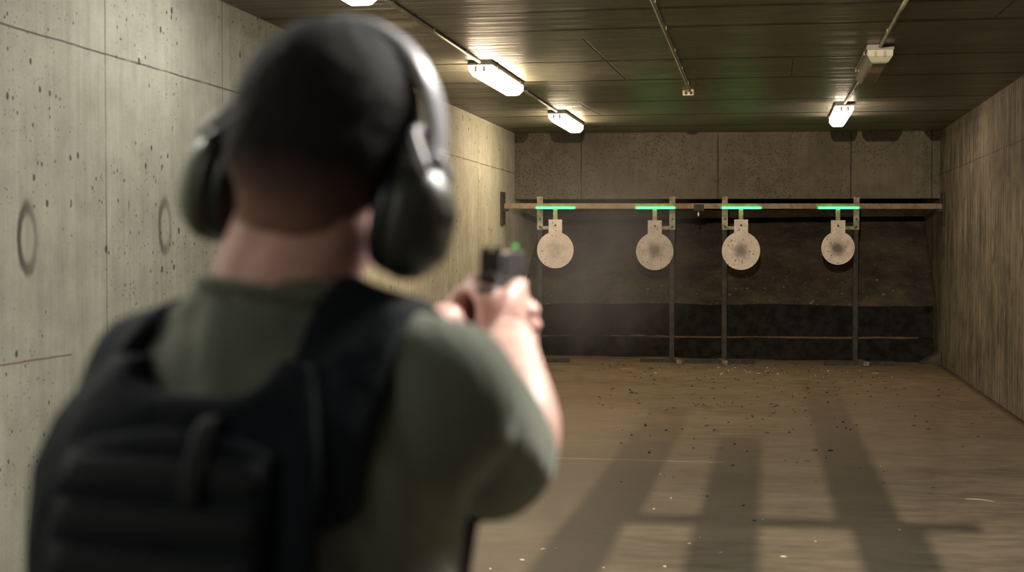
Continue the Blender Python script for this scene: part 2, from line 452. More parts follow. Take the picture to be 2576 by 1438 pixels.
M_led = NT('green_light_tube'); M_led.col((.02, .2, .09)); M_led.set(Emission_Color=(.028, 1, .085, 1), Emission_Strength=10)
M_led = M_led.m
def gong_mat(seed, dirty, name):
    t = NT(name); p = t.pos(True); x, y, z = t.xyz(p)
    d = t.math('SQRT', t.math('ADD', t.math('MULTIPLY', x, x), t.math('MULTIPLY', z, z)))
    n = t.noise(t.map(p, (1, 1, 1), (seed, seed, 0)), 9, 5, .7); f = t.noise(t.map(p, (1, 1, 1), (seed*2, 0, 0)), 60, 4, .7)
    dd = t.math('ADD', d, t.math('MULTIPLY', t.math('SUBTRACT', n, .5), .12))
    c = t.mix(t.mr(n, .3, .7), (.26, .235, .21) if seed == 4.7 else (.40, .36, .33), (.36, .33, .30) if seed == 4.7 else (.54, .49, .45))  # second gong's base greyed to imitate smoke in front of it
    c = t.mix(t.math('MULTIPLY', t.mr(dd, .02, .15, 1, 0), dirty), c, (.07, .065, .055))
    c = t.mix(t.math('MULTIPLY', t.mr(f, .52, .7), .3+.4*dirty), c, (.12, .1, .08))
    vo = t.n('ShaderNodeTexVoronoi'); vo.inputs['Scale'].default_value = 22; t.link(t.map(p, (1, 1, 1), (seed, 0, seed)), vo.inputs['Vector'])
    m = t.math('MULTIPLY', t.math('LESS_THAN', vo.outputs['Distance'], .22), t.math('LESS_THAN', t.xyz(vo.outputs['Color'])[0], .12+.25*dirty))
    c = t.mix(t.math('MULTIPLY', m, .75), c, (.05, .045, .04))
    t.col(c); t.rough(.65); t.b.inputs['Metallic'].default_value = 0; t.bump(f, .2, .003); return t.m
gspec = [ # gong centre px, py, radius px, tab (x0,x1,ytop), led x0,x1, post px, side, dirt
    (1397, 628.5, 46, 1380, 1414, 552, 1347, 1447, 1358, -1, .35, (1375, 1434), 'leftmost'),
    (1647, 632, 47, 1630, 1665, 554, 1598, 1699, 1690, 1, .8, (1612, 1690), 'second'),
    (1864, 630.5, 48, 1847, 1882, 552, 1814, 1916, 1822, -1, .8, (1724, 1898), 'third'),
    (2108, 623.5, 42, 2090, 2126, 554, 2056, 2162, 2152, 1, .95, (2075, 2248), 'rightmost')]
glab = ['leftmost round pale steel gong, the cleanest, with a faint smudge at its centre',
        'second round steel gong from the left, evenly smudged, greyed in colour for the smoke before it',
        'third round steel gong from the left, pale with a dark starburst centre',
        'rightmost round steel gong, slightly smaller, dark centre, bolt hole in its tab']
slab = ['target stand with arm left of the leftmost gong, partly hidden by the hands and arm',
        'dark upright target stand at the right of the second gong from the left',
        'dark upright target stand at the left of the third gong from the left',
        'dark upright target stand at the right of the rightmost gong']
llab = ['glowing green light tube on the beam above the leftmost gong',
        'glowing green light tube on the beam above the second gong from the left',
        'glowing green light tube on the beam above the third gong from the left',
        'glowing green light tube on the beam above the rightmost gong']
for i, (gx, gy, gr, t0, t1, ty, l0, l1, px_, sd, dirt, foot, _) in enumerate(gspec):
    off = .053
    c = onb(gx, gy, off)
    sc = (onb(gx+10, gy, off)-onb(gx, gy, off)).length/10
    r = gr*sc
    e = empty('steel_gong', c, (0, 0, math.atan2(bdir.y, bdir.x)))
    tag(e, glab[i], 'target', 'round steel gongs hanging from the beam')
    top = (gy-ty)*sc; hw = (t1-t0)/2*sc
    # plate outline: disc + square tab
    a0 = math.asin(hw/r)
    out = [(math.sin(a)*r, math.cos(a)*r) for a in [a0+(2*PI-2*a0)*k/56 for k in range(57)]]
    out += [(-hw, top), (hw, top)]
    bm = bmesh.new(); prism(bm, out, lambda a, b, t: c+bdir*a+V((0, 0, b))+bnrm*t, -.006, .006)
    plate = obj('gong_plate', bm, gong_mat(i*3.7+1, dirt, 'scarred_pale_steel'), e)
    bm = bmesh.new(); cyl(bm, c+V((0, 0, top-.075))+bnrm*.008, .013, .012, bnrm, 10)
    obj('bolt', bm, M_dark, plate)
    bm = bmesh.new()
    zt = 2.064
    box(bm, c+V((0, 0, (top-.03+zt-c.z)/2))-bnrm*.012, (.058, .012, zt-c.z-top+.03), RB, .002)
    obj('hanger_strap', bm, M_tan, e)
    # light tube with end caps and mounting
    A, B = onb(l0, 522.5, .06), onb(l1, 522.5, .06)
    m = (A+B)/2
    e = empty('light_tube', m, (0, 0, math.atan2(bdir.y, bdir.x))); tag(e, llab[i], 'light', 'green light tubes on the beam')
    bm = bmesh.new(); tube(bm, [A+bdir*.012, B-bdir*.012], [.0165, .0165], 12, 1, cap=False); obj('tube', bm, M_led, e)
    bm = bmesh.new(); box(bm, m-bnrm*.02, ((B-A).length-.04, .012, .03), RB); obj('mounting_strip', bm, M_dark, e)
    for s_ in (A, B):
        bm = bmesh.new(); cyl(bm, s_, .018, .02, bdir, 12); obj('end_cap', bm, simple('pale_plastic', (.4, .45, .4), .5), e)
    # stand
    po = -.10
    P = onb(px_, 700, po); gz = zf(P.x, P.y)
    e = empty('target_stand', (P.x, P.y, gz)); tag(e, slab[i], 'stand', 'uprights of the target stands')
    bm = bmesh.new(); w = .062
    ztop = 1.80
    box(bm, (P.x, P.y, (gz-.01+ztop)/2), (w, .045, ztop-gz+.01), RB, .003)
    obj('post', bm, M_dark, e)
    bm = bmesh.new()
    q0 = V((P.x, P.y, 0))+bnrm*.0275
    box(bm, q0+V((0, 0, 1.995)), (.078, .012, .43), RB, .002)
    obj('bracket_plate', bm, M_tan, e, label='tan upright bracket plate with bolt heads')
    for zz in (1.92, 1.82):
        bm = bmesh.new(); cyl(bm, q0+V((0, 0, zz))+bnrm*.01, .012, .012, bnrm, 8); obj('bolt', bm, M_dark, e)
    bm = bmesh.new()
    tgt = onb(gx, 568, -.01); dx = (tgt-q0).dot(bdir); L = abs(dx)-.02
    box(bm, q0+bdir*(math.copysign(L/2, dx))+V((0, 0, 1.805)), (L, .012, .045), RB, .002)
    obj('side_arm', bm, M_tan, e)
    # foot: long bar lying across and a short block pointing at the camera
    fa, fb = onb(foot[0], 700, .02), onb(foot[1], 700, .02)
    bm = bmesh.new(); mm = (fa+fb)/2
    gz2 = zf(mm.x, mm.y)
    box(bm, (mm.x, mm.y, gz+.022), ((fb-fa).length, .06, .05), RB, .004)
    obj('foot_bar', bm, M_dark, e)
    bm = bmesh.new(); box(bm, V((P.x+.05*sd, P.y, gz+.03))+bnrm*.17, (.075, .42, .06), RB, .005)
    obj('foot_block', bm, M_foot, e)

# ------------------------------------------------------------------ ceiling lights
def emis(name, col, s):
    t = NT(name); t.col((.85, .83, .78)); t.rough(.3); t.set(Emission_Color=tuple(col)+(1,), Emission_Strength=s); return t.m
WARM, COOL, ROSE = (1, .76, .50), (1, .965, .87), (1, .76, .58)
M_house = simple('grey_lamp_housing', (.13, .12, .10), .5, nscale=20, var=.15)
M_hold = simple('brown_lamp_holder', (.30, .17, .08), .5)
def fixture(x, y0, y1, mat, label, lit=True, w=.2):
    z = H
    e = empty('ceiling_light', (x, (y0+y1)/2, z)); tag(e, label, 'ceiling light', 'long batten lights on the ceiling')
    L = y1-y0; yc = (y0+y1)/2
    bm = bmesh.new()
    prism(bm, [(-w/2, .0), (w/2, .0), (w/2+.004, -.04), (-w/2-.004, -.04)], lambda a, b, t: V((x+a, t, z+b)), y0, y1, .004)
    obj('housing', bm, M_house, e)
    # trapezoid cover with slanted far and near ends
    bm = bmesh.new()
    def ring(ins, ex, dz): return [bm.verts.new((x+sx*(w/2-ins), (y0+ex if sy < 0 else y1-ex), z-dz)) for sx, sy in ((-1, -1), (1, -1), (1, 1), (-1, 1))]
    R = [ring(.004, .008, .04), ring(.006, .014, .085), ring(.034, .055, .125), ring(.05, .08, .135)]
    for a, b in zip(R, R[1:]):
        for k in range(4): bm.faces.new((a[k], a[(k+1) % 4], b[(k+1) % 4], b[k]))
    bm.faces.new(R[-1]); bm.faces.new(R[0][::-1])
    obj('diffuser', bm, mat, e)
    for sx in (-.035, .035):
        bm = bmesh.new(); box(bm, (x+sx, y0+.014, z-.07), (.018, .022, .045), None, .003)
        obj('lamp_holder', bm, M_hold, e)
    for sx in (-1, 1):
        for yy in (y0+.25, y1-.25):
            bm = bmesh.new(); box(bm, (x+sx*(w/2+.006), yy, z-.038), (.012, .04, .03), None, .002)
            obj('clip', bm, M_house, e)
    return e
def tint(base): return base
S = 42
fixture(-2.36, 12.0, 13.65, emis('lit_cover_warm', WARM, S*1.7), 'bright warm ceiling light in the left row, nearer of the two seen whole')
fixture(-2.36, 16.5, 18.2, emis('lit_cover_warm', WARM, S*1.1), 'bright warm ceiling light in the left row, farther one near the bulkhead')
fixture(-2.36, 6.85, 8.45, emis('lit_cover_white', COOL, S*.55), 'whiter ceiling light cut off by the top edge above the head')
fixture(.80, 16.1, 17.8, emis('lit_cover_rose', ROSE, S*.6), 'lit ceiling light in the right row near the bulkhead')
t = NT('clear_plastic_cover'); t.col((.42, .44, .36)); t.rough(.15); t.set(Coat_Weight=.6)
un = fixture(.84, 11.6, 13.2, t.m, 'unlit grey ceiling light in the right row between two conduits')
# further fixtures of the same two rows, ahead of and behind the camera
fixture(.84, 7.0, 8.4, emis('lit_cover_rose', ROSE, S*.18), 'ceiling light of the right row just above the frame')
fixture(-2.36, 2.3, 3.9, emis('lit_cover_white', COOL, S*1.7), 'ceiling light of the left row beside the shooter')
fixture(.84, 2.3, 3.9, emis('lit_cover_white', COOL, S*5.4), 'ceiling light of the right row above the shooter')
fixture(-2.36, -2.2, -.6, emis('lit_cover_white', COOL, S*.75), 'ceiling light of the left row behind the camera')
fixture(.84, -2.0, -.4, emis('lit_cover_white', COOL, S*.04), 'ceiling light of the right row behind the camera')

# conduits
M_cond = simple('grey_conduit', (.27, .25, .19), .5, nscale=6, var=.3, metal=.2, obj_space=False)
def conduit(p0, p1, label, r=.014):
    e = empty('conduit', (p0+p1)/2); tag(e, label, 'conduit', 'pipes running along the ceiling')
    bm = bmesh.new(); tube(bm, [p0, p1], [r, r], 10, 1, cap=False); obj('pipe', bm, M_cond, e)
    n = max(2, int((p1-p0).length/1.1))
    for k in range(n):
        c = p0.lerp(p1, (k+.5)/n); bm = bmesh.new(); box(bm, (c.x, c.y, H-.012), (.034, .02, .024), None, .004); obj('pipe_clip', bm, M_cond, e)
zc = H-.0145
conduit(V((-2.34, 8.45, zc)), V((-2.36, 12.0, zc)), 'grey ceiling pipe leading to the nearer warm light of the left row')
conduit(V((-2.36, 13.65, zc)), V((-2.36, 16.5, zc)), 'grey ceiling pipe joining the two warm lights of the left row')
conduit(V((-.67, 4.0, zc)), V((-.76, 14.5, zc)), 'grey ceiling pipe down the middle ending in a small box')
conduit(V((.84, 8.4, zc)), V((.84, 11.6, zc)), 'grey ceiling pipe above the unlit light of the right row')
conduit(V((.84, 13.2, zc)), V((.80, 16.1, zc)), 'short grey ceiling pipe between the unlit and the lit right lights')
e = empty('junction_box', (-.78, 14.62, H)); tag(e, 'small pale junction box at the end of the middle ceiling pipe', 'junction box')
bm = bmesh.new(); box(bm, (-.78, 14.62, H-.029), (.11, .09, .06), None, .01); obj('box_body', bm, simple('cream_plastic', (.5, .42, .28), .5), e)
for sx in (-.02, .03):
    bm = bmesh.new(); cyl(bm, (-.78+sx, 14.57, H-.035), .014, .02, (0, 1, 0), 12); obj('cable_gland', bm, M_dark, e)

# ------------------------------------------------------------------ debris on the floor
M_peb = simple('dark_lead_fragment', (.035, .03, .026), .7)
M_cas = simple('pale_chip', (.42, .36, .25), .5)
def pebble_mesh(seed, stretch):
    b2 = bmesh.new(); bmesh.ops.create_icosphere(b2, subdivisions=2, radius=1)
    for v in b2.verts:
        k = 1+.35*noise.noise(v.co*1.4+V((seed, 0, 0))); v.co = V((v.co.x*k*stretch, v.co.y*k, v.co.z*k*.6))
    return b2
protos = [pebble_mesh(s, st) for s, st in ((1, 1), (2, 1.5), (3, 2.2), (4, 1.2))]
pm = []
for b2 in protos:
    me = bpy.data.meshes.new('lead_fragment'); b2.to_mesh(me); b2.free(); me.materials.append(M_peb)
    me.polygons.foreach_set('use_smooth', [True]*len(me.polygons)); pm.append(me)
def scatter(name, me, x, y, r, label, cat, group):
    o = bpy.data.objects.new(name, me); COL.objects.link(o)
    o.location = (x, y, zf(x, y)+r*.45); o.scale = (r, r, r); o.rotation_euler = (0, 0, random.uniform(0, 6.3))
    tag(o, label, cat, group); return o
n = 0
while n < 285:
    y = 7.5+11.8*random.random()**.5; x = random.uniform(-2.6, 2.1) if random.random() < .6 else random.gauss(-.1, .8)
    if x > 2.15: continue
    if x < -2.2+ (19-y)*.12: continue
    zone = 'far' if y > 13 else 'near'
    scatter('lead_fragment', random.choice(pm), x, y, random.uniform(.004, .0125)*(1 if y > 10 else .8),
            'tiny dark fragment on the floor %s' % ('in the far half, before the target stands' if zone == 'far' else 'in the near half, this side of the grit'),
            'debris', 'dark fragments on the %s floor' % zone); n += 1
cm = []
for b2 in (pebble_mesh(8, 2.4), pebble_mesh(9, 1.3)):
    me = bpy.data.meshes.new('pale_chip'); b2.to_mesh(me); b2.free(); me.materials.append(M_cas); cm.append(me)
for px, py in ((1367, 1381), (1399, 1380), (1233, 1431), (1662, 1193), (1688, 1253), (1761, 1353), (1734, 1367), (2263, 1333), (2052, 1362), (1971, 1400),
               (1918, 1307), (1645, 1280), (1313, 1408), (1518, 1428), (1672, 1425), (1814, 1390), (2215, 1172), (2118, 1188)):
    p = at(px, py, Z=0)
    scatter('pale_chip', random.choice(cm), p.x, p.y, random.uniform(.004, .0065), 'tiny pale chip on the near part of the floor', 'debris', 'pale chips on the near floor')
for k in range(46):
    x = random.gauss(-.2, .9); y = random.uniform(17.6, 18.9)
    if x > 2.1 or x < -2.6: continue
    scatter('pale_chip', random.choice(cm), x, y, random.uniform(.004, .01), 'tiny pale chip on the sand just before the target stands', 'debris', 'pale chips before the stands')
for px, py, dx, lab in ((1560, 934, .19, 'thin pale splinter on the far sand before the second stand'), (2430, 1256, .16, 'thin pale twig on the floor at the right')):
    p = at(px, py, Z=zf(0, 17) if py < 1000 else 0); p.z = zf(p.x, p.y)+.004
    bm = bmesh.new(); tube(bm, [p, p+V((dx*.5, -.03, .004)), p+V((dx, -.07, 0))], [.0013, .0015, .001], 6, 3)
    tag(obj('splinter', bm, M_cas, smooth=True), lab, 'splinter')

# ------------------------------------------------------------------ the shooter
def frame(yaw, roll=0, pitch=0):
    """axes (right, forward, up) turned right by yaw, leaning right by roll, nodding by pitch"""
    r = V((RT.x, RT.y, 0)).normalized(); u = V((0, 0, 1)); f = u.cross(r)
    y = math.radians(yaw); R = r*math.cos(y)-f*math.sin(y); Fd = f*math.cos(y)+r*math.sin(y); U = u
    a = math.radians(pitch); Fd, U = Fd*math.cos(a)-U*math.sin(a), U*math.cos(a)+Fd*math.sin(a)
    a = math.radians(roll); U, R = U*math.cos(a)+R*math.sin(a), R*math.cos(a)-U*math.sin(a)
    return Matrix((R, Fd, U)).transposed()
# joints
HC = Pd(832, 343, 1.41); HF = frame(20, 10, 6)
def h(x, y, z): return HC+HF @ V((x, y, z))
TF = frame(21)
TR, TFW = V(TF.col[0]), V(TF.col[1])
TC = Pd(655, 1300, 1.36); TC.z = 0                      # axis of the trunk on the floor plan
lean = TFW*.055
def tc(z):                                             # trunk axis at height z, leaning a little forward
    return TC+lean*((z-1.25)/.35)+V((0, 0, z))
SR, ER, WR = Pd(1120, 990, 1.32), Pd(1268, 1172, 1.52), Pd(1285, 860, 1.82)
SL, EL, WL = Pd(372, 990, 1.45), Pd(700, 1060, 1.70), Pd(1118, 812, 1.87)
RINGS = [(.80, .150, .105), (.88, .172, .118), (.98, .158, .108), (1.08, .158, .108), (1.18, .172, .118), (1.28, .183, .126), (1.35, .184, .124),
         (1.395, .168, .110), (1.43, .140, .092), (1.46, .104, .076), (1.49, .074, .066), (1.52, .05, .05)]
def trunk(bm, infl=0, z0=0, z1=9, seg=48, ex=2.5):
    rr = [(z, a, b) for z, a, b in RINGS if z0 <= z <= z1]
    Q = cr(rr, 4); rings = []
    for z, a, b in Q:
        c = tc(z); ring = []
        for k in range(seg):
            t_ = 2*PI*k/seg; cx, sx = math.cos(t_), math.sin(t_)
            px_ = math.copysign(abs(cx)**(2/ex), cx)*(a+infl); py_ = math.copysign(abs(sx)**(2/ex), sx)*(b+infl)
            # shoulder blades and the hollow of the spine
            ring.append(bm.verts.new(c+TR*px_+TFW*py_))
        rings.append(ring)
    for r0, r1 in zip(rings, rings[1:]):
        for k in range(seg): bm.faces.new((r0[k], r0[(k+1) % seg], r1[(k+1) % seg], r1[k]))
    bm.faces.new(rings[0][::-1]); bm.faces.new(rings[-1])

# pistol frame: x right, y along the barrel, z up, origin under the back of the slide
GF = frame(11, 0, -.6)
GO = Pd(1236, 628, 1.93)-V((0, 0, 1))*.036
def g_(x, y, z): return GO+GF @ V((x, y, z))

def limb(bm, infl=0, arms=True):
    # trapezius and shoulders
    nb = tc(1.475)
    for S, sg in ((SR, 1), (SL, -1)):
        tube(bm, [nb+V((0, 0, .01))+TR*.02*sg-TFW*.02, nb.lerp(S, .5)+V((0, 0, .008)), S+V((0, 0, .0))], [.048+infl, .046+infl, .054+infl], 20, 5)
        ell(bm, S, (.058+infl, .058+infl, .058+infl))
        # chest/back link to the arm
        tube(bm, [tc(1.34)+TR*.09*sg, S-V((0, 0, .02))], [.085+infl, .055+infl], 20, 4)

body = bmesh.new()
trunk(body); limb(body)
# neck
nk0 = tc(1.45); nk1 = h(0, -.012, -.085)
tube(body, [nk0, nk0.lerp(nk1, .5)-TFW*.008-TR*.003, nk1], [.075, .069, .066], 24, 5)
# right arm
tube(body, [SR, SR.lerp(ER, .5), ER], [.056, .054, .051], 20, 5)
tube(body, [ER, ER.lerp(WR, .28)+TR*.004, ER.lerp(WR, .7), WR], [.051, .056, .043, .031], 20, 5)
tube(body, [SL, SL.lerp(EL, .5), EL], [.056, .048, .041], 20, 5)
tube(body, [EL, EL.lerp(WL, .28), EL.lerp(WL, .7), WL], [.042, .046, .036, .027], 20, 5)
# head
hb = bmesh.new()
def he(c, r, seg=28): ell(body, h(*c), r, HF, seg)
he((0, -.008, .012), (.081, .100, .092)); he((0, -.03, -.01), (.077, .078, .082))
he((0, .04, -.045), (.062, .058, .078)); he((0, .045, -.098), (.047, .045, .036)); he((0, .0, -.08), (.055, .06, .05))
he((0, .06, .02), (.06, .04, .05)); he((0, .094, -.024), (.011, .012, .026)); he((0, .101, -.042), (.014, .014, .010))
he((0, .092, -.082), (.024, .012, .006)); he((0, .092, -.092), (.02, .012, .007)); he((0, .08, -.118), (.022, .018, .016))
for s_ in (-1, 1):
    he((s_*.034, .085, .008), (.026, .012, .008)); he((s_*.038, .068, -.048), (.024, .022, .024)); he((s_*.076, -.008, -.028), (.009, .018, .03))
# legs
hipR, hipL = tc(.86)+TR*.085, tc(.86)-TR*.085
ftR = TC+TR*.17-TFW*.16; ftL = TC-TR*.17+TFW*.16
knR = hipR.lerp(ftR, .5); knR.z = .47; knR += TFW*.04; knL = hipL.lerp(ftL, .5); knL.z = .48; knL += TFW*.06
anR = ftR+V((0, 0, .09)); anL = ftL+V((0, 0, .09))
for a, b, c in ((hipR, knR, anR), (hipL, knL, anL)):
    tube(body, [a, a.lerp(b, .5), b], [.09, .078, .056], 20, 5); tube(body, [b, b.lerp(c, .35), c], [.056, .056, .04], 20, 5)
    tube(body, [c-V((0, 0, .03)), c-V((0, 0, .05))+TFW*.12], [.038, .034], 14, 3)
# hands, in the pistol's own frame
def finger(pts, r0=.0092, r1=.0072):
    n_ = len(pts); tube(body, [g_(*p) for p in pts], [r0+(r1-r0)*k/(n_-1) for k in range(n_)], 12, 4)
def palm(pts, r, fl, side): tube(body, [g_(*p) for p in pts], r, 18, 4, flat=fl, side=GF @ V(side))
# right hand: web high behind the grip, back of the hand facing right
wr = GF.inverted() @ (WR-GO)
palm([tuple(wr), (.022, -.052, -.082), (.027, -.012, -.052), (.029, .02, -.04)], [.027, .031, .040, .038], .44, (0, -.25, 1))
palm([(.012, -.045, -.07), (.004, -.03, -.03), (-.006, -.008, -.012)], [.022, .018, .012], .9, (1, 0, 0))
finger([(.029, .018, -.012), (.031, .052, -.012), (.021, .078, -.018), (.006, .084, -.026)], .0102, .0075)
finger([(.031, .016, -.034), (.036, .046, -.036), (.018, .066, -.038), (-.01, .06, -.039), (-.022, .036, -.04)], .0102, .0082)
finger([(.031, .012, -.054), (.037, .040, -.057), (.018, .059, -.058), (-.01, .053, -.059), (-.022, .03, -.06)], .0098, .008)
finger([(.029, .006, -.073), (.034, .030, -.077), (.017, .048, -.078), (-.008, .043, -.078), (-.02, .022, -.078)], .009, .0075)
finger([(-.002, -.034, -.03), (-.018, -.012, -.014), (-.026, .018, -.006), (-.024, .046, -.006)], .013, .0095)
# left hand: palm on the left, fingers wrapped round the right-hand fingers
wl = GF.inverted() @ (WL-GO)
palm([tuple(wl), (-.052, -.045, -.078), (-.045, -.005, -.058), (-.042, .028, -.052)], [.026, .03, .038, .036], .44, (0, -.35, 1))
finger([(-.040, .030, -.026), (-.030, .066, -.030), (.004, .084, -.036), (.034, .070, -.040), (.050, .040, -.044), (.049, .020, -.046)], .0098, .0082)
finger([(-.041, .028, -.046), (-.032, .062, -.050), (.004, .080, -.056), (.035, .068, -.060), (.052, .038, -.064), (.050, .014, -.066)], .0098, .0082)
finger([(-.041, .024, -.065), (-.032, .056, -.070), (.004, .073, -.076), (.033, .060, -.080), (.049, .032, -.084), (.046, .010, -.086)], .0095, .008)
finger([(-.040, .018, -.083), (-.031, .047, -.088), (.002, .062, -.094), (.028, .050, -.098), (.040, .026, -.102), (.036, .008, -.103)], .009, .0072)
finger([(-.048, -.03, -.045), (-.044, .004, -.026), (-.038, .04, -.016), (-.030, .074, -.012)], .013, .009)

def skin_mat():
    t = NT('skin'); p = t.pos(); a = t.noise(p, 30, 5, .6)
    c = t.mix(t.mr(a, .3, .7), (.58, .31, .27), (.76, .47, .41)); t.col(c); t.rough(.5)
    t.b.inputs['Subsurface Weight'].default_value = .12; t.b.inputs['Subsurface Scale'].default_value = .01
    t.b.inputs['Subsurface Radius'].default_value = (1, .35, .2)
    t.bump(t.noise(p, 220, 3), .08, .001); return t.m
M_skin = skin_mat()
man = empty('person', (TC.x, TC.y, 0)); tag(man, 'person seen from behind in dark vest and green T-shirt, both arms raised forward', 'person')
bm = remesh(body, .0045, 3, .5)
mn = min(v.co.z for v in bm.verts)
obj('body', bm, M_skin, man, smooth=True)
# eyes
for s_ in (-1, 1):
    bm = bmesh.new(); ell(bm, h(s_*.032, .079, -.012), (.0125, .0125, .0125), HF, 16)
    ell(bm, h(s_*.032, .0895, -.012), (.005, .003, .005), HF, 12, mi=1)
    obj('eye', bm, [simple('eye_white', (.75, .72, .68), .3, var=.03), simple('iris', (.06, .09, .1), .2, var=.1)], man)

# hair: cropped, faded to stubble at the nape
def hair_mat():
    t = NT('cropped_hair'); p = t.pos(True); x, y, z = t.xyz(p)
    f = t.noise(t.map(p, (1, 1, .25)), 420, 4, .7); b = t.noise(p, 22, 4, .7)
    zz = t.math('ADD', z, t.math('MULTIPLY', t.math('SUBTRACT', b, .5), .035))
    c = t.mix(t.mr(zz, -.098, -.025), (.28, .15, .115), (.009, .009, .011))
    c = t.mix(t.math('MULTIPLY', t.mr(f, .45, .75), .4), c, t.mix(t.mr(z, -.06, .02), (.08, .06, .045), (.028, .026, .027)))
    t.col(c); t.rough(.8); t.b.inputs['Specular IOR Level'].default_value = .25
    t.bump(f, .8, .002); return t.m
hm = bmesh.new()
ell(hm, (0, -.010, .014), (.0865, .104, .0965), None, 40); ell(hm, (0, -.034, -.012), (.081, .081, .086), None, 40)
tube(hm, [(0, -.042, -.05), (0, -.036, -.098)], [.058, .052], 24, 3, flat=1.0)
hm = remesh(hm, .004, 10)
bmesh.ops.bisect_plane(hm, geom=hm.verts[:]+hm.edges[:]+hm.faces[:], plane_co=(0, .07, .05), plane_no=(0, 1, -.62), clear_outer=True)
bmesh.ops.bisect_plane(hm, geom=hm.verts[:]+hm.edges[:]+hm.faces[:], plane_co=(0, -.05, -.090), plane_no=(0, .35, -1), clear_outer=True)
for v in hm.verts:
    q = v.co; k = 1+.012*noise.noise(q*60)
    v.co = q*k
bmesh.ops.holes_fill(hm, edges=[e for e in hm.edges if e.is_boundary], sides=0)
ho = obj('hair', hm, hair_mat(), smooth=True)
ho.matrix_world = Matrix.Translation(HC) @ HF.to_4x4()
bpy.context.view_layer.update()
mw = ho.matrix_world.copy(); ho.parent = man; bpy.context.view_layer.update(); ho.matrix_world = mw

# T-shirt
def cloth_mat(name, lo, hi, wr=.5, nscale=500, sheen=.25):
    t = NT(name); p = t.pos(); a = t.noise(p, 5, 5, .6); b = t.noise(p, nscale, 3)
    t.col(t.mix(t.mr(t.math('ADD', t.math('MULTIPLY', a, .6), t.math('MULTIPLY', b, .4)), .35, .65), lo, hi)); t.rough(.9)
    t.b.inputs['Sheen Weight'].default_value = sheen; t.b.inputs['Specular IOR Level'].default_value = .2
    fold = t.noise(t.map(p, (1, 1, .5)), 11, 3, .5, 1.2)
    t.bump(t.math('ADD', t.math('MULTIPLY', fold, 1), t.math('MULTIPLY', b, .02)), wr, .03); return t.m
M_shirt = cloth_mat('olive_cotton', (.105, .12, .088), (.165, .175, .135), .45)
sh = bmesh.new(); trunk(sh, .009, .9, 1.50); limb(sh, .010)
tube(sh, [tc(1.44), tc(1.45).lerp(nk1, .38)-TFW*.008], [.094, .082], 28, 4, cap=False)
# sleeves, the right one loose and reaching the elbow
tube(sh, [SR, SR.lerp(ER, .5)+V((0, 0, -.006)), SR.lerp(ER, .80)+V((0, 0, -.006))], [.069, .072, .067], 24, 5, cap=False)
tube(sh, [SL, SL.lerp(EL, .5), SL.lerp(EL, .85)], [.066, .062, .056], 24, 5, cap=False)
# slack cloth hanging from the sleeve into the flank
tube(sh, [tc(1.30)+TR*.13, tc(1.18)+TR*.135, tc(1.02)+TR*.115], [.062, .058, .052], 20, 4)
tube(sh, [SR+V((0, 0, -.03))-TR*.02, SR.lerp(ER, .45)+V((0, 0, -.045))-TR*.035], [.06, .045], 20, 4)
sh = remesh(sh, .007, 8)
for v in sh.verts:                                       # soft folds
    q = v.co-GO; w = noise.noise(V((q.x*13, q.y*9, q.z*7)))*.005+noise.noise(V((q.x*30+q.z*12, q.y*22, q.z*18)))*.0022
    d_ = (v.co-tc(v.co.z)); d_.z = 0
    v.co += d_.normalized()*w
bv = BVHTree.FromBMesh(sh)
obj('t_shirt', sh, M_shirt, man, smooth=True)
# collar rib
bm = bmesh.new(); cc = tc(1.45).lerp(nk1, .40)-TFW*.008; ax = (nk1-nk0).normalized(); s1 = TR-ax*TR.dot(ax); s1.normalize(); s2 = ax.cross(s1)
ring = [cc+s1*math.cos(2*PI*k/28)*.079+s2*math.sin(2*PI*k/28)*.079 for k in range(29)]
tube(bm, ring, [.0065]*29, 10, 1, cap=False); obj('collar', bm, M_shirt, man, smooth=True)
# trousers, belt, boots
M_tr = cloth_mat('dark_trouser_cloth', (.03, .032, .028), (.05, .052, .045), .5)
tr = bmesh.new(); trunk(tr, .012, .8, 1.0)
for a, b, c in ((hipR, knR, anR), (hipL, knL, anL)):
    tube(tr, [a, a.lerp(b, .5), b, b.lerp(c, .5), c+V((0, 0, .02))], [.104, .092, .074, .07, .062], 20, 5, cap=False)
obj('trousers', remesh(tr, .009, 8), M_tr, man, smooth=True)
M_boot = simple('black_leather', (.02, .018, .016), .45, nscale=60)
for c in (anR, anL):
    bm = bmesh.new(); tube(bm, [c+V((0, 0, .08)), c, c-V((0, 0, .045))], [.052, .05, .045], 18, 3)
    tube(bm, [c-V((0, 0, .048))-TFW*.04, c-V((0, 0, .046))+TFW*.07, c-V((0, 0, .055))+TFW*.17], [.044, .046, .036], 18, 4, flat=.8, side=TR)
    bm = remesh(bm, .006, 5)
    lo = .004
    for v in bm.verts: v.co.z = max(v.co.z, lo)
    obj('boot', bm, M_boot, man, smooth=True)

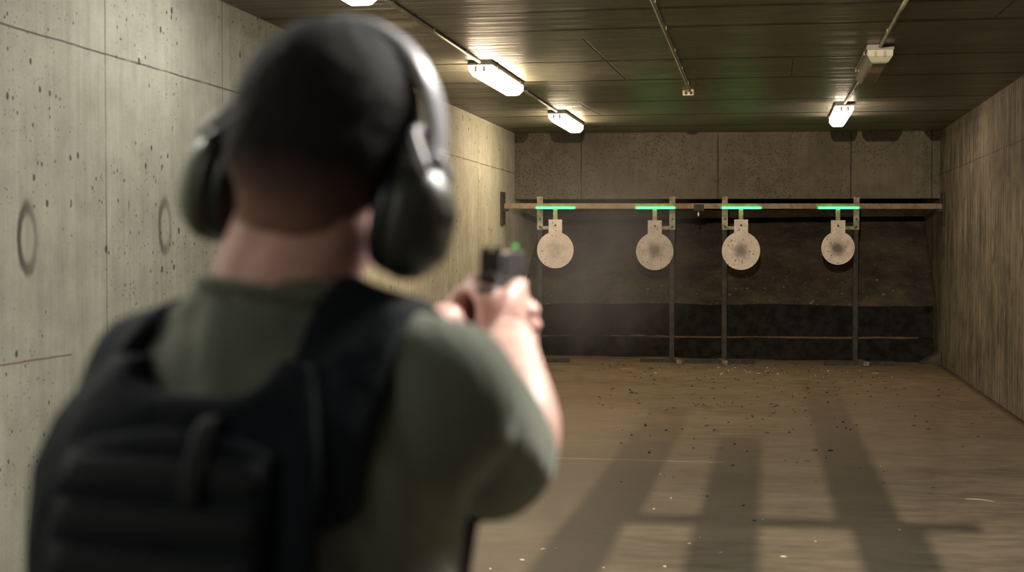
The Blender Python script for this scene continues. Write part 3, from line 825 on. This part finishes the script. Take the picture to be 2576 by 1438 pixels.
# ---- plate carrier vest: panels wrapped round the trunk by rays onto the shirt
M_vest = cloth_mat('navy_black_nylon', (.005, .0075, .012), (.010, .014, .020), .35, 300, 0)
M_web = simple('black_webbing', (.007, .009, .013), .9, nscale=300, var=.3, obj_space=False)
def wrap(phi, z, off):
    """phi = angle round the trunk: -90 = spine, 0 = right side"""
    c = tc(z); a = math.radians(phi); d = TR*math.cos(a)+TFW*math.sin(a)
    # fit to the trunk only (arms are ignored): ellipse-like radius
    Rr = None
    for (za, aa, ba), (zb, ab, bb) in zip(RINGS, RINGS[1:]):
        if za <= z <= zb:
            k = (z-za)/(zb-za); Rr = (aa+(ab-aa)*k, ba+(bb-ba)*k); break
    A_, B_ = Rr[0]+.012+off, Rr[1]+.012+off
    ex = 2.5; r = (abs(math.cos(a)/A_)**ex+abs(math.sin(a)/B_)**ex)**(-1/ex)
    hit = bv.ray_cast(c+d*.5, -d, .5)
    if hit[0] is not None and abs(math.sin(a)) > .45:
        r = max(r, min((hit[0]-c).length+off, r+.03))
    return c+d*r
def panel(name, cols, ztop, zbot, off, th, mat, nz=26, parent=None):
    """cols = list of phi; ztop(phi), zbot(phi)"""
    bm = bmesh.new(); G = []; Hh = []
    for j in range(nz+1):
        a, b = [], []
        for ph in cols:
            z = zbot(ph)+(ztop(ph)-zbot(ph))*j/nz
            a.append(bm.verts.new(wrap(ph, z, off))); b.append(bm.verts.new(wrap(ph, z, off+th)))
        G.append(a); Hh.append(b)
    nc = len(cols)
    for j in range(nz):
        for k in range(nc-1):
            bm.faces.new((G[j][k], G[j+1][k], G[j+1][k+1], G[j][k+1])); bm.faces.new((Hh[j][k], Hh[j][k+1], Hh[j+1][k+1], Hh[j+1][k]))
    for k in range(nc-1):
        bm.faces.new((G[0][k], G[0][k+1], Hh[0][k+1], Hh[0][k])); bm.faces.new((G[-1][k], Hh[-1][k], Hh[-1][k+1], G[-1][k+1]))
    for j in range(nz):
        bm.faces.new((G[j][0], Hh[j][0], Hh[j+1][0], G[j+1][0])); bm.faces.new((G[j][-1], G[j+1][-1], Hh[j+1][-1], Hh[j][-1]))
    return obj(name, bm, mat, parent, smooth=True)
vest = empty('vest', (TC.x, TC.y, 1.25)); vest.parent = man; bpy.context.view_layer.update()
vest.matrix_parent_inverse = man.matrix_world.inverted(); vest.location = (TC.x, TC.y, 1.25); bpy.context.view_layer.update()
vest['label'] = 'navy black plate carrier vest'
def lerp(x, x0, x1, y0, y1):
    k = min(1, max(0, (x-x0)/(x1-x0))); return y0+(y1-y0)*k*k*(3-2*k)
def ztop_back(ph):
    D_ = ph+90                                          # degrees off the spine, right positive
    au = abs(D_)/(54.0 if D_ < 0 else 40.0)
    if au < .8: return 1.422+.03*(au/.8)**4             # U neckline
    if au < 1.05: return 1.452
    return lerp(au, 1.05, 1.7, 1.452, 1.30)             # arm hole
cols = [-90-92+3*k for k in range(46)]
panel('back_panel', cols, ztop_back, lambda p: 1.0, .004, .020, M_vest, 34, vest)
# raised plate pocket and rows of webbing
panel('plate_pocket', [-92-36+4*k for k in range(18)], lambda p: 1.395-.02*abs((p+92)/36)**3, lambda p: 1.04, .022, .014, M_vest, 22, vest)
for r_, zz in enumerate((1.362, 1.324, 1.286, 1.248, 1.210, 1.172, 1.134, 1.096)):
    ph0, ph1 = (-124, -62)
    panel('webbing_strip', [ph0+(ph1-ph0)*k/17 for k in range(18)], lambda p, z=zz: z+.0125, lambda p, z=zz: z-.0125, .035, .0045, M_web, 2, vest)
# side band
for z0_, z1_ in ((1.03, 1.10), (1.13, 1.19)):
    panel('side_band', [-56+4*k for k in range(24)], lambda p, z=z1_: z, lambda p, z=z0_: z, .016, .008, M_web, 3, vest)
panel('front_panel', [40+4*k for k in range(26)], lambda p: 1.40-.06*abs((p-90)/50)**2, lambda p: 1.04, .004, .026, M_vest, 20, vest)
# drag handle
bm = bmesh.new()
hh = [wrap(-80, 1.405, .026), wrap(-80, 1.40, .040), wrap(-80, 1.375, .046), wrap(-80, 1.35, .044), wrap(-80, 1.34, .036)]
tube(bm, hh, [.010]*5, 10, 4, flat=.4, side=TR); obj('drag_handle', bm, M_web, vest, smooth=True)
# shoulder straps: padded bands from the back panel over the shoulders
def strap(sg):
    bm = bmesh.new(); P = []
    u_ = .80
    ph = -90+sg*46*u_
    base = wrap(ph, 1.40, .016)
    S = SR if sg > 0 else SL
    n_ = 16; path = []
    for k in range(n_+1):
        a = k/n_
        phb = math.radians(ph); 
        # sweep a plane through the strap's line over the shoulder: rays from outside to the shoulder core
        core = tc(1.37)+TR*(.111 if sg > 0 else -.142)+V((0, 0, .0))
        ang = math.radians(-20+210*a)                  # from the back, over the top, to the front
        d = (-TFW*math.cos(ang)+V((0, 0, 1))*math.sin(ang)).normalized()
        hit = bv.ray_cast(core+d*.35, -d, .35)
        p = hit[0] if hit[0] is not None else core+d*.1
        path.append((p, d))
    w = .040 if sg > 0 else .033; th = .019
    L = []
    for i, (p, d) in enumerate(path):
        row = []
        for s_ in (-1, -.85, -.4, 0, .4, .85, 1):
            q = p+TR*s_*w
            # follow the shirt sideways
            hit = bv.ray_cast(q+d*.25, -d, .4)
            q = hit[0] if hit[0] is not None and (hit[0]-q).length < .05 else q
            row.append(q)
        L.append((row, d))
    # smooth offsets along the strap
    A = np.array([[tuple(q) for q in row] for row, d in L])
    for _ in range(3): A[1:-1] = (A[:-2]+A[1:-1]*2+A[2:])/4
    lo, hi = [], []
    for i, (row, d) in enumerate(L):
        lo.append([bm.verts.new(V(q)+d*.002) for q in A[i]])
        hi.append([bm.verts.new(V(q)+d*(.002+th*(1 if 0 < j < 6 else .55))) for j, q in enumerate(A[i])])
    m_ = 7
    for i in range(len(L)-1):
        for j in range(m_-1):
            bm.faces.new((lo[i][j], lo[i][j+1], lo[i+1][j+1], lo[i+1][j])); bm.faces.new((hi[i][j], hi[i+1][j], hi[i+1][j+1], hi[i][j+1]))
        bm.faces.new((lo[i][0], lo[i+1][0], hi[i+1][0], hi[i][0])); bm.faces.new((lo[i][-1], hi[i][-1], hi[i+1][-1], lo[i+1][-1]))
    for i in (0, -1):
        for j in range(m_-1): bm.faces.new((lo[i][j], hi[i][j], hi[i][j+1], lo[i][j+1]))
    return obj('shoulder_strap', bm, M_vest, vest, smooth=True)
strap(1); strap(-1)

# watch on the left wrist
bm = bmesh.new(); wd = (WL-EL).normalized(); wc = EL.lerp(WL, .90)
cyl(bm, wc, .034, .02, wd, 24, bev=.003)
wa = obj('watch', bm, simple('black_strap', (.02, .02, .022), .5), man, smooth=True)
bm = bmesh.new(); upv = (V((0, 0, 1))-wd*wd.z).normalized(); up2 = (upv-TR*.4-FW*.35).normalized()
cyl(bm, wc+up2*.036, .019, .012, up2, 24, bev=.003); obj('watch_case', bm, simple('steel_watch_case', (.55, .62, .75), .25, metal=.8, var=.05), wa, smooth=True)

# ------------------------------------------------------------------ ear defenders
M_cup = simple('dark_green_plastic', (.030, .032, .020), .38, nscale=20, var=.2)
M_cup.node_tree.nodes['Principled BSDF'].inputs['Specular IOR Level'].default_value = .6
M_cush = simple('black_cushion', (.010, .013, .016), .35, nscale=20)
M_band = simple('silver_grey_band', (.50, .50, .56), .35, nscale=20, var=.05)
em = empty('ear_defenders', h(0, 0, .1)); tag(em, "dark green ear defenders with a pale headband worn on the person's head", 'ear defenders')
def cupframe(sg): return h(sg*.092, -.006, -.064)
for sg in (1, -1):
    X, Y, Z = V(HF.col[0])*sg, V(HF.col[1]), V(HF.col[2])
    o_ = cupframe(sg)
    def oval(bm, stations, seg=36, mi=0):
        rings = []
        for dx, ry, rz, oz in stations:
            rings.append([bm.verts.new(o_+X*dx+Y*math.copysign(abs(math.cos(2*PI*k/seg))**.85, math.cos(2*PI*k/seg))*ry+Z*(oz+math.copysign(abs(math.sin(2*PI*k/seg))**.85, math.sin(2*PI*k/seg))*rz)) for k in range(seg)])
        for a, b in zip(rings, rings[1:]):
            for k in range(seg): bm.faces.new((a[k], a[(k+1) % seg], b[(k+1) % seg], b[k]))
        bm.faces.new(rings[0][::-1]); bm.faces.new(rings[-1])
    bm = bmesh.new(); oval(bm, [(-.016, .028, .038, 0), (-.014, .036, .050, 0), (-.004, .039, .054, 0), (.004, .036, .050, 0), (.006, .03, .04, 0)])
    obj('ear_cushion', bm, M_cush, em, smooth=True)
    bm = bmesh.new(); oval(bm, [(.003, .036, .050, 0), (.006, .042, .057, 0), (.012, .043, .058, 0), (.024, .040, .054, -.002), (.038, .031, .042, -.004), (.047, .021, .03, -.006), (.050, .012, .018, -.007)])
    cup = obj('ear_cup', bm, M_cup, em, smooth=True)
    bm = bmesh.new(); box(bm, o_+X*.044+Z*.006, (.014, .03, .018), Matrix((X, Y, Z)).transposed(), .004)
    obj('control_knob', bm, M_cush, cup)
    bm = bmesh.new(); tube(bm, [o_+X*.028+Z*.045-Y*.028, o_+X*.006+Z*.075-Y*.02, o_+X*.004+Z*.085], [.005, .0045, .005], 10, 4); 
    tube(bm, [o_+X*.028+Z*.045+Y*.028, o_+X*.006+Z*.075+Y*.02, o_+X*.004+Z*.085], [.005, .0045, .005], 10, 4)
    obj('yoke', bm, M_band, em, smooth=True)
    bm = bmesh.new(); ell(bm, o_+X*.022+Z*.058, (.012, .012, .008), HF, 16); obj('pivot', bm, M_band, em, smooth=True)
bm = bmesh.new()
# padded headband over the crown
pts = []
for k in range(25):
    a = math.radians(-6+192*k/24)
    pts.append(h(math.cos(a)*.105, .014, -.006+math.sin(a)*.119))
tube(bm, pts, [.021]*25, 14, 1, flat=.34, side=V(HF.col[1]))
obj('headband', bm, M_band, em, smooth=True)

# ------------------------------------------------------------------ pistol
M_slide = simple('black_gunmetal', (.11, .105, .12), .3, nscale=60, metal=.6, var=.15)
M_poly = simple('black_polymer', (.015, .016, .018), .55)
M_green = NT('green_fibre'); M_green.col((.05, .5, .06)); M_green.set(Emission_Color=(.15, 1, .2, 1), Emission_Strength=.8); M_green = M_green.m
gun = empty('pistol', g_(0, 0, 0)); tag(gun, "black pistol held in the person's raised hands, green dot on its sight", 'pistol')
bm = bmesh.new(); box(bm, g_(0, .087, .017), (.0265, .186, .030), GF, .004)
for k in range(6):
    for s_ in (-1, 1): box(bm, g_(s_*.0133, .012+k*.005, .016), (.0012, .0022, .022), GF)
obj('slide', bm, M_slide, gun)
bm = bmesh.new(); box(bm, g_(0, -.007, .017), (.0265, .004, .034), GF, .001); obj('rear_plate', bm, M_poly, gun)
bm = bmesh.new(); cyl(bm, g_(0, .183, .020), .008, .01, GF.col[1], 18); obj('barrel', bm, M_dark, gun)
bm = bmesh.new(); 
box(bm, g_(0, .075, -.006), (.024, .16, .018), GF, .003)
GG = GF @ Matrix.Rotation(math.radians(17), 3, 'X')
box(bm, g_(0, -.004, -.058), (.028, .048, .105), GG, .008)
box(bm, g_(0, -.016, .0), (.024, .02, .012), GF, .004)
obj('grip_frame', bm, M_poly, gun)
bm = bmesh.new(); tube(bm, [g_(0, .046, -.038), g_(0, .06, -.043), g_(0, .086, -.04), g_(0, .092, -.02), g_(0, .092, -.01)], [.0042]*5, 8, 3); obj('trigger_guard', bm, M_poly, gun, smooth=True)
bm = bmesh.new(); tube(bm, [g_(0, .062, -.012), g_(0, .067, -.022), g_(0, .063, -.032)], [.003]*3, 8, 3); obj('trigger', bm, M_poly, gun, smooth=True)
for s_ in (-1, 1):
    pass
bm = bmesh.new(); box(bm, g_(-.0078, .006, .0355), (.009, .012, .008), GF, .001); box(bm, g_(.0078, .006, .0355), (.009, .012, .008), GF, .001); box(bm, g_(0, .006, .0325), (.022, .012, .003), GF)
obj('rear_sight', bm, M_poly, gun)
bm = bmesh.new(); box(bm, g_(0, .172, .036), (.0045, .010, .009), GF, .0008); fs = obj('front_sight', bm, M_poly, gun)
bm = bmesh.new(); ell(bm, g_(0, .166, .0385), (.0032, .003, .0032), GF, 12); obj('fibre_dot', bm, M_green, fs, label='glowing green sight dot')
bm = bmesh.new(); cyl(bm, g_(.0, -.018, -.113), .015, .008, GF.col[2], 16); obj('magazine_base', bm, M_poly, gun)

# ------------------------------------------------------------------ added lamp, and the unseen grid that shadows stripes onto the floor
LP = V((-.16, 0, 2.97))
e = empty('added_spot_lamp', (LP.x, LP.y, H)); tag(e, 'added aimed lamp out of view, throwing the striped shadows on the floor', 'lamp')
bm = bmesh.new(); aim = (V((-.3, 14, 0))-LP).normalized()
cyl(bm, LP-aim*.06, .045, .1, aim, 20, r2=.055); obj('added_lamp_can', bm, M_dark, e)
bm = bmesh.new(); tube(bm, [(LP.x, LP.y-.06, H), LP-aim*.06+V((0, 0, .03))], [.01, .01], 8, 1); obj('stem', bm, M_dark, e)
ld = bpy.data.lights.new('added_spot_beam', 'SPOT'); ld.energy = 7500; ld.color = (1, .80, .56); ld.spot_size = math.radians(38); ld.spot_blend = .6; ld.shadow_soft_size = .009  # added source, lights the floor around the stripe shadows
lo_ = bpy.data.objects.new('added_spot_beam', ld); COL.objects.link(lo_); lo_.location = LP+aim*.03
lo_.rotation_euler = aim.to_track_quat('-Z', 'Y').to_euler(); lo_.parent = e; lo_.matrix_parent_inverse = Matrix.Translation(-V((LP.x, LP.y, H)))
zg = 2.45; sG = LP.z/(LP.z-zg)  # added blocker, shaped backwards from the wanted stripe shadows on the floor
def sh_(x, y): return V((LP.x+(x-LP.x)/sG, LP.y+(y-LP.y)/sG, zg))
e = empty('shadow_grid', (-.16, 1.5, H)); tag(e, 'added unseen grid before the added lamp, shading three stripes on the floor', 'steel grid')
for x, y1, w, y0 in ((-.91, 14.2, .38, 8.4), (-.215, 12.1, .34, 8.4), (.56, 17.2, .36, 8.4), (-.95, 8.45, .34, 5.0), (-.22, 8.45, .36, 5.0), (.64, 8.45, .38, 5.0)):
    a, b = sh_(x, y0), sh_(x, y1); bm = bmesh.new(); box(bm, (a+b)/2, (w/sG, (b-a).length, .006)); obj('shadow_slat', bm, M_dark, e)
bm = bmesh.new(); a, b = sh_(-1.0, 8.45), sh_(1.15, 8.45); box(bm, (a+b)/2, ((b-a).length, .035, .006)); obj('shadow_crossbar', bm, M_dark, e)
for x, y in ((-.91, 6), (.56, 6)):
    a = sh_(x, y); bm = bmesh.new(); box(bm, (a.x, a.y, (zg+H)/2), (.002, .002, H-zg)); obj('shadow_grid_hanger', bm, M_dark, e)

# ------------------------------------------------------------------ gun smoke drifting before the left targets
t = NT('gun_smoke'); t.t.nodes.remove(t.b)
vs = t.n('ShaderNodeVolumePrincipled'); p = t.pos(True); x, y, z = t.xyz(p)
rr = t.n('ShaderNodeVectorMath', operation='LENGTH'); t.link(p, rr.inputs[0])
fall = t.mr(rr.outputs['Value'], .25, 1.0, 1, 0)
nz = t.noise(p, 1.7, 3, .6, .4)
t.link(t.math('MULTIPLY', t.math('MULTIPLY', fall, t.mr(nz, .35, .7, .25, 1)), .11), vs.inputs['Density'])
vs.inputs['Color'].default_value = (.85, .86, .88, 1); vs.inputs['Anisotropy'].default_value = .3
t.link(vs.outputs[0], t.t.nodes['Material Output'].inputs['Volume'])
bm = bmesh.new(); ell(bm, (0, 0, 0), (1, 1, 1), None, 24)
so = obj('smoke', bm, t.m); so.location = at(1500, 640, Y=9.0); so.scale = (.75, 2.6, .85)
tag(so, 'faint grey gun smoke drifting before the two left gongs', 'smoke', kind='stuff')

# ------------------------------------------------------------------ world and view
w = bpy.data.worlds.new('world'); SC.world = w; w.use_nodes = True
w.node_tree.nodes['Background'].inputs[0].default_value = (.02, .02, .02, 1)
w.node_tree.nodes['Background'].inputs[1].default_value = .2
SC.cycles.max_bounces = 7; SC.cycles.diffuse_bounces = 4; SC.cycles.glossy_bounces = 2; SC.cycles.volume_bounces = 0; SC.cycles.transparent_max_bounces = 4
SC.cycles.adaptive_threshold = .03; SC.cycles.volume_step_rate = 3; SC.cycles.caustics_reflective = False; SC.cycles.caustics_refractive = False
SC.view_settings.view_transform = 'Standard'; SC.view_settings.look = 'None'
SC.view_settings.exposure = -0.2; SC.view_settings.gamma = 1; SC.view_settings.use_curve_mapping = False
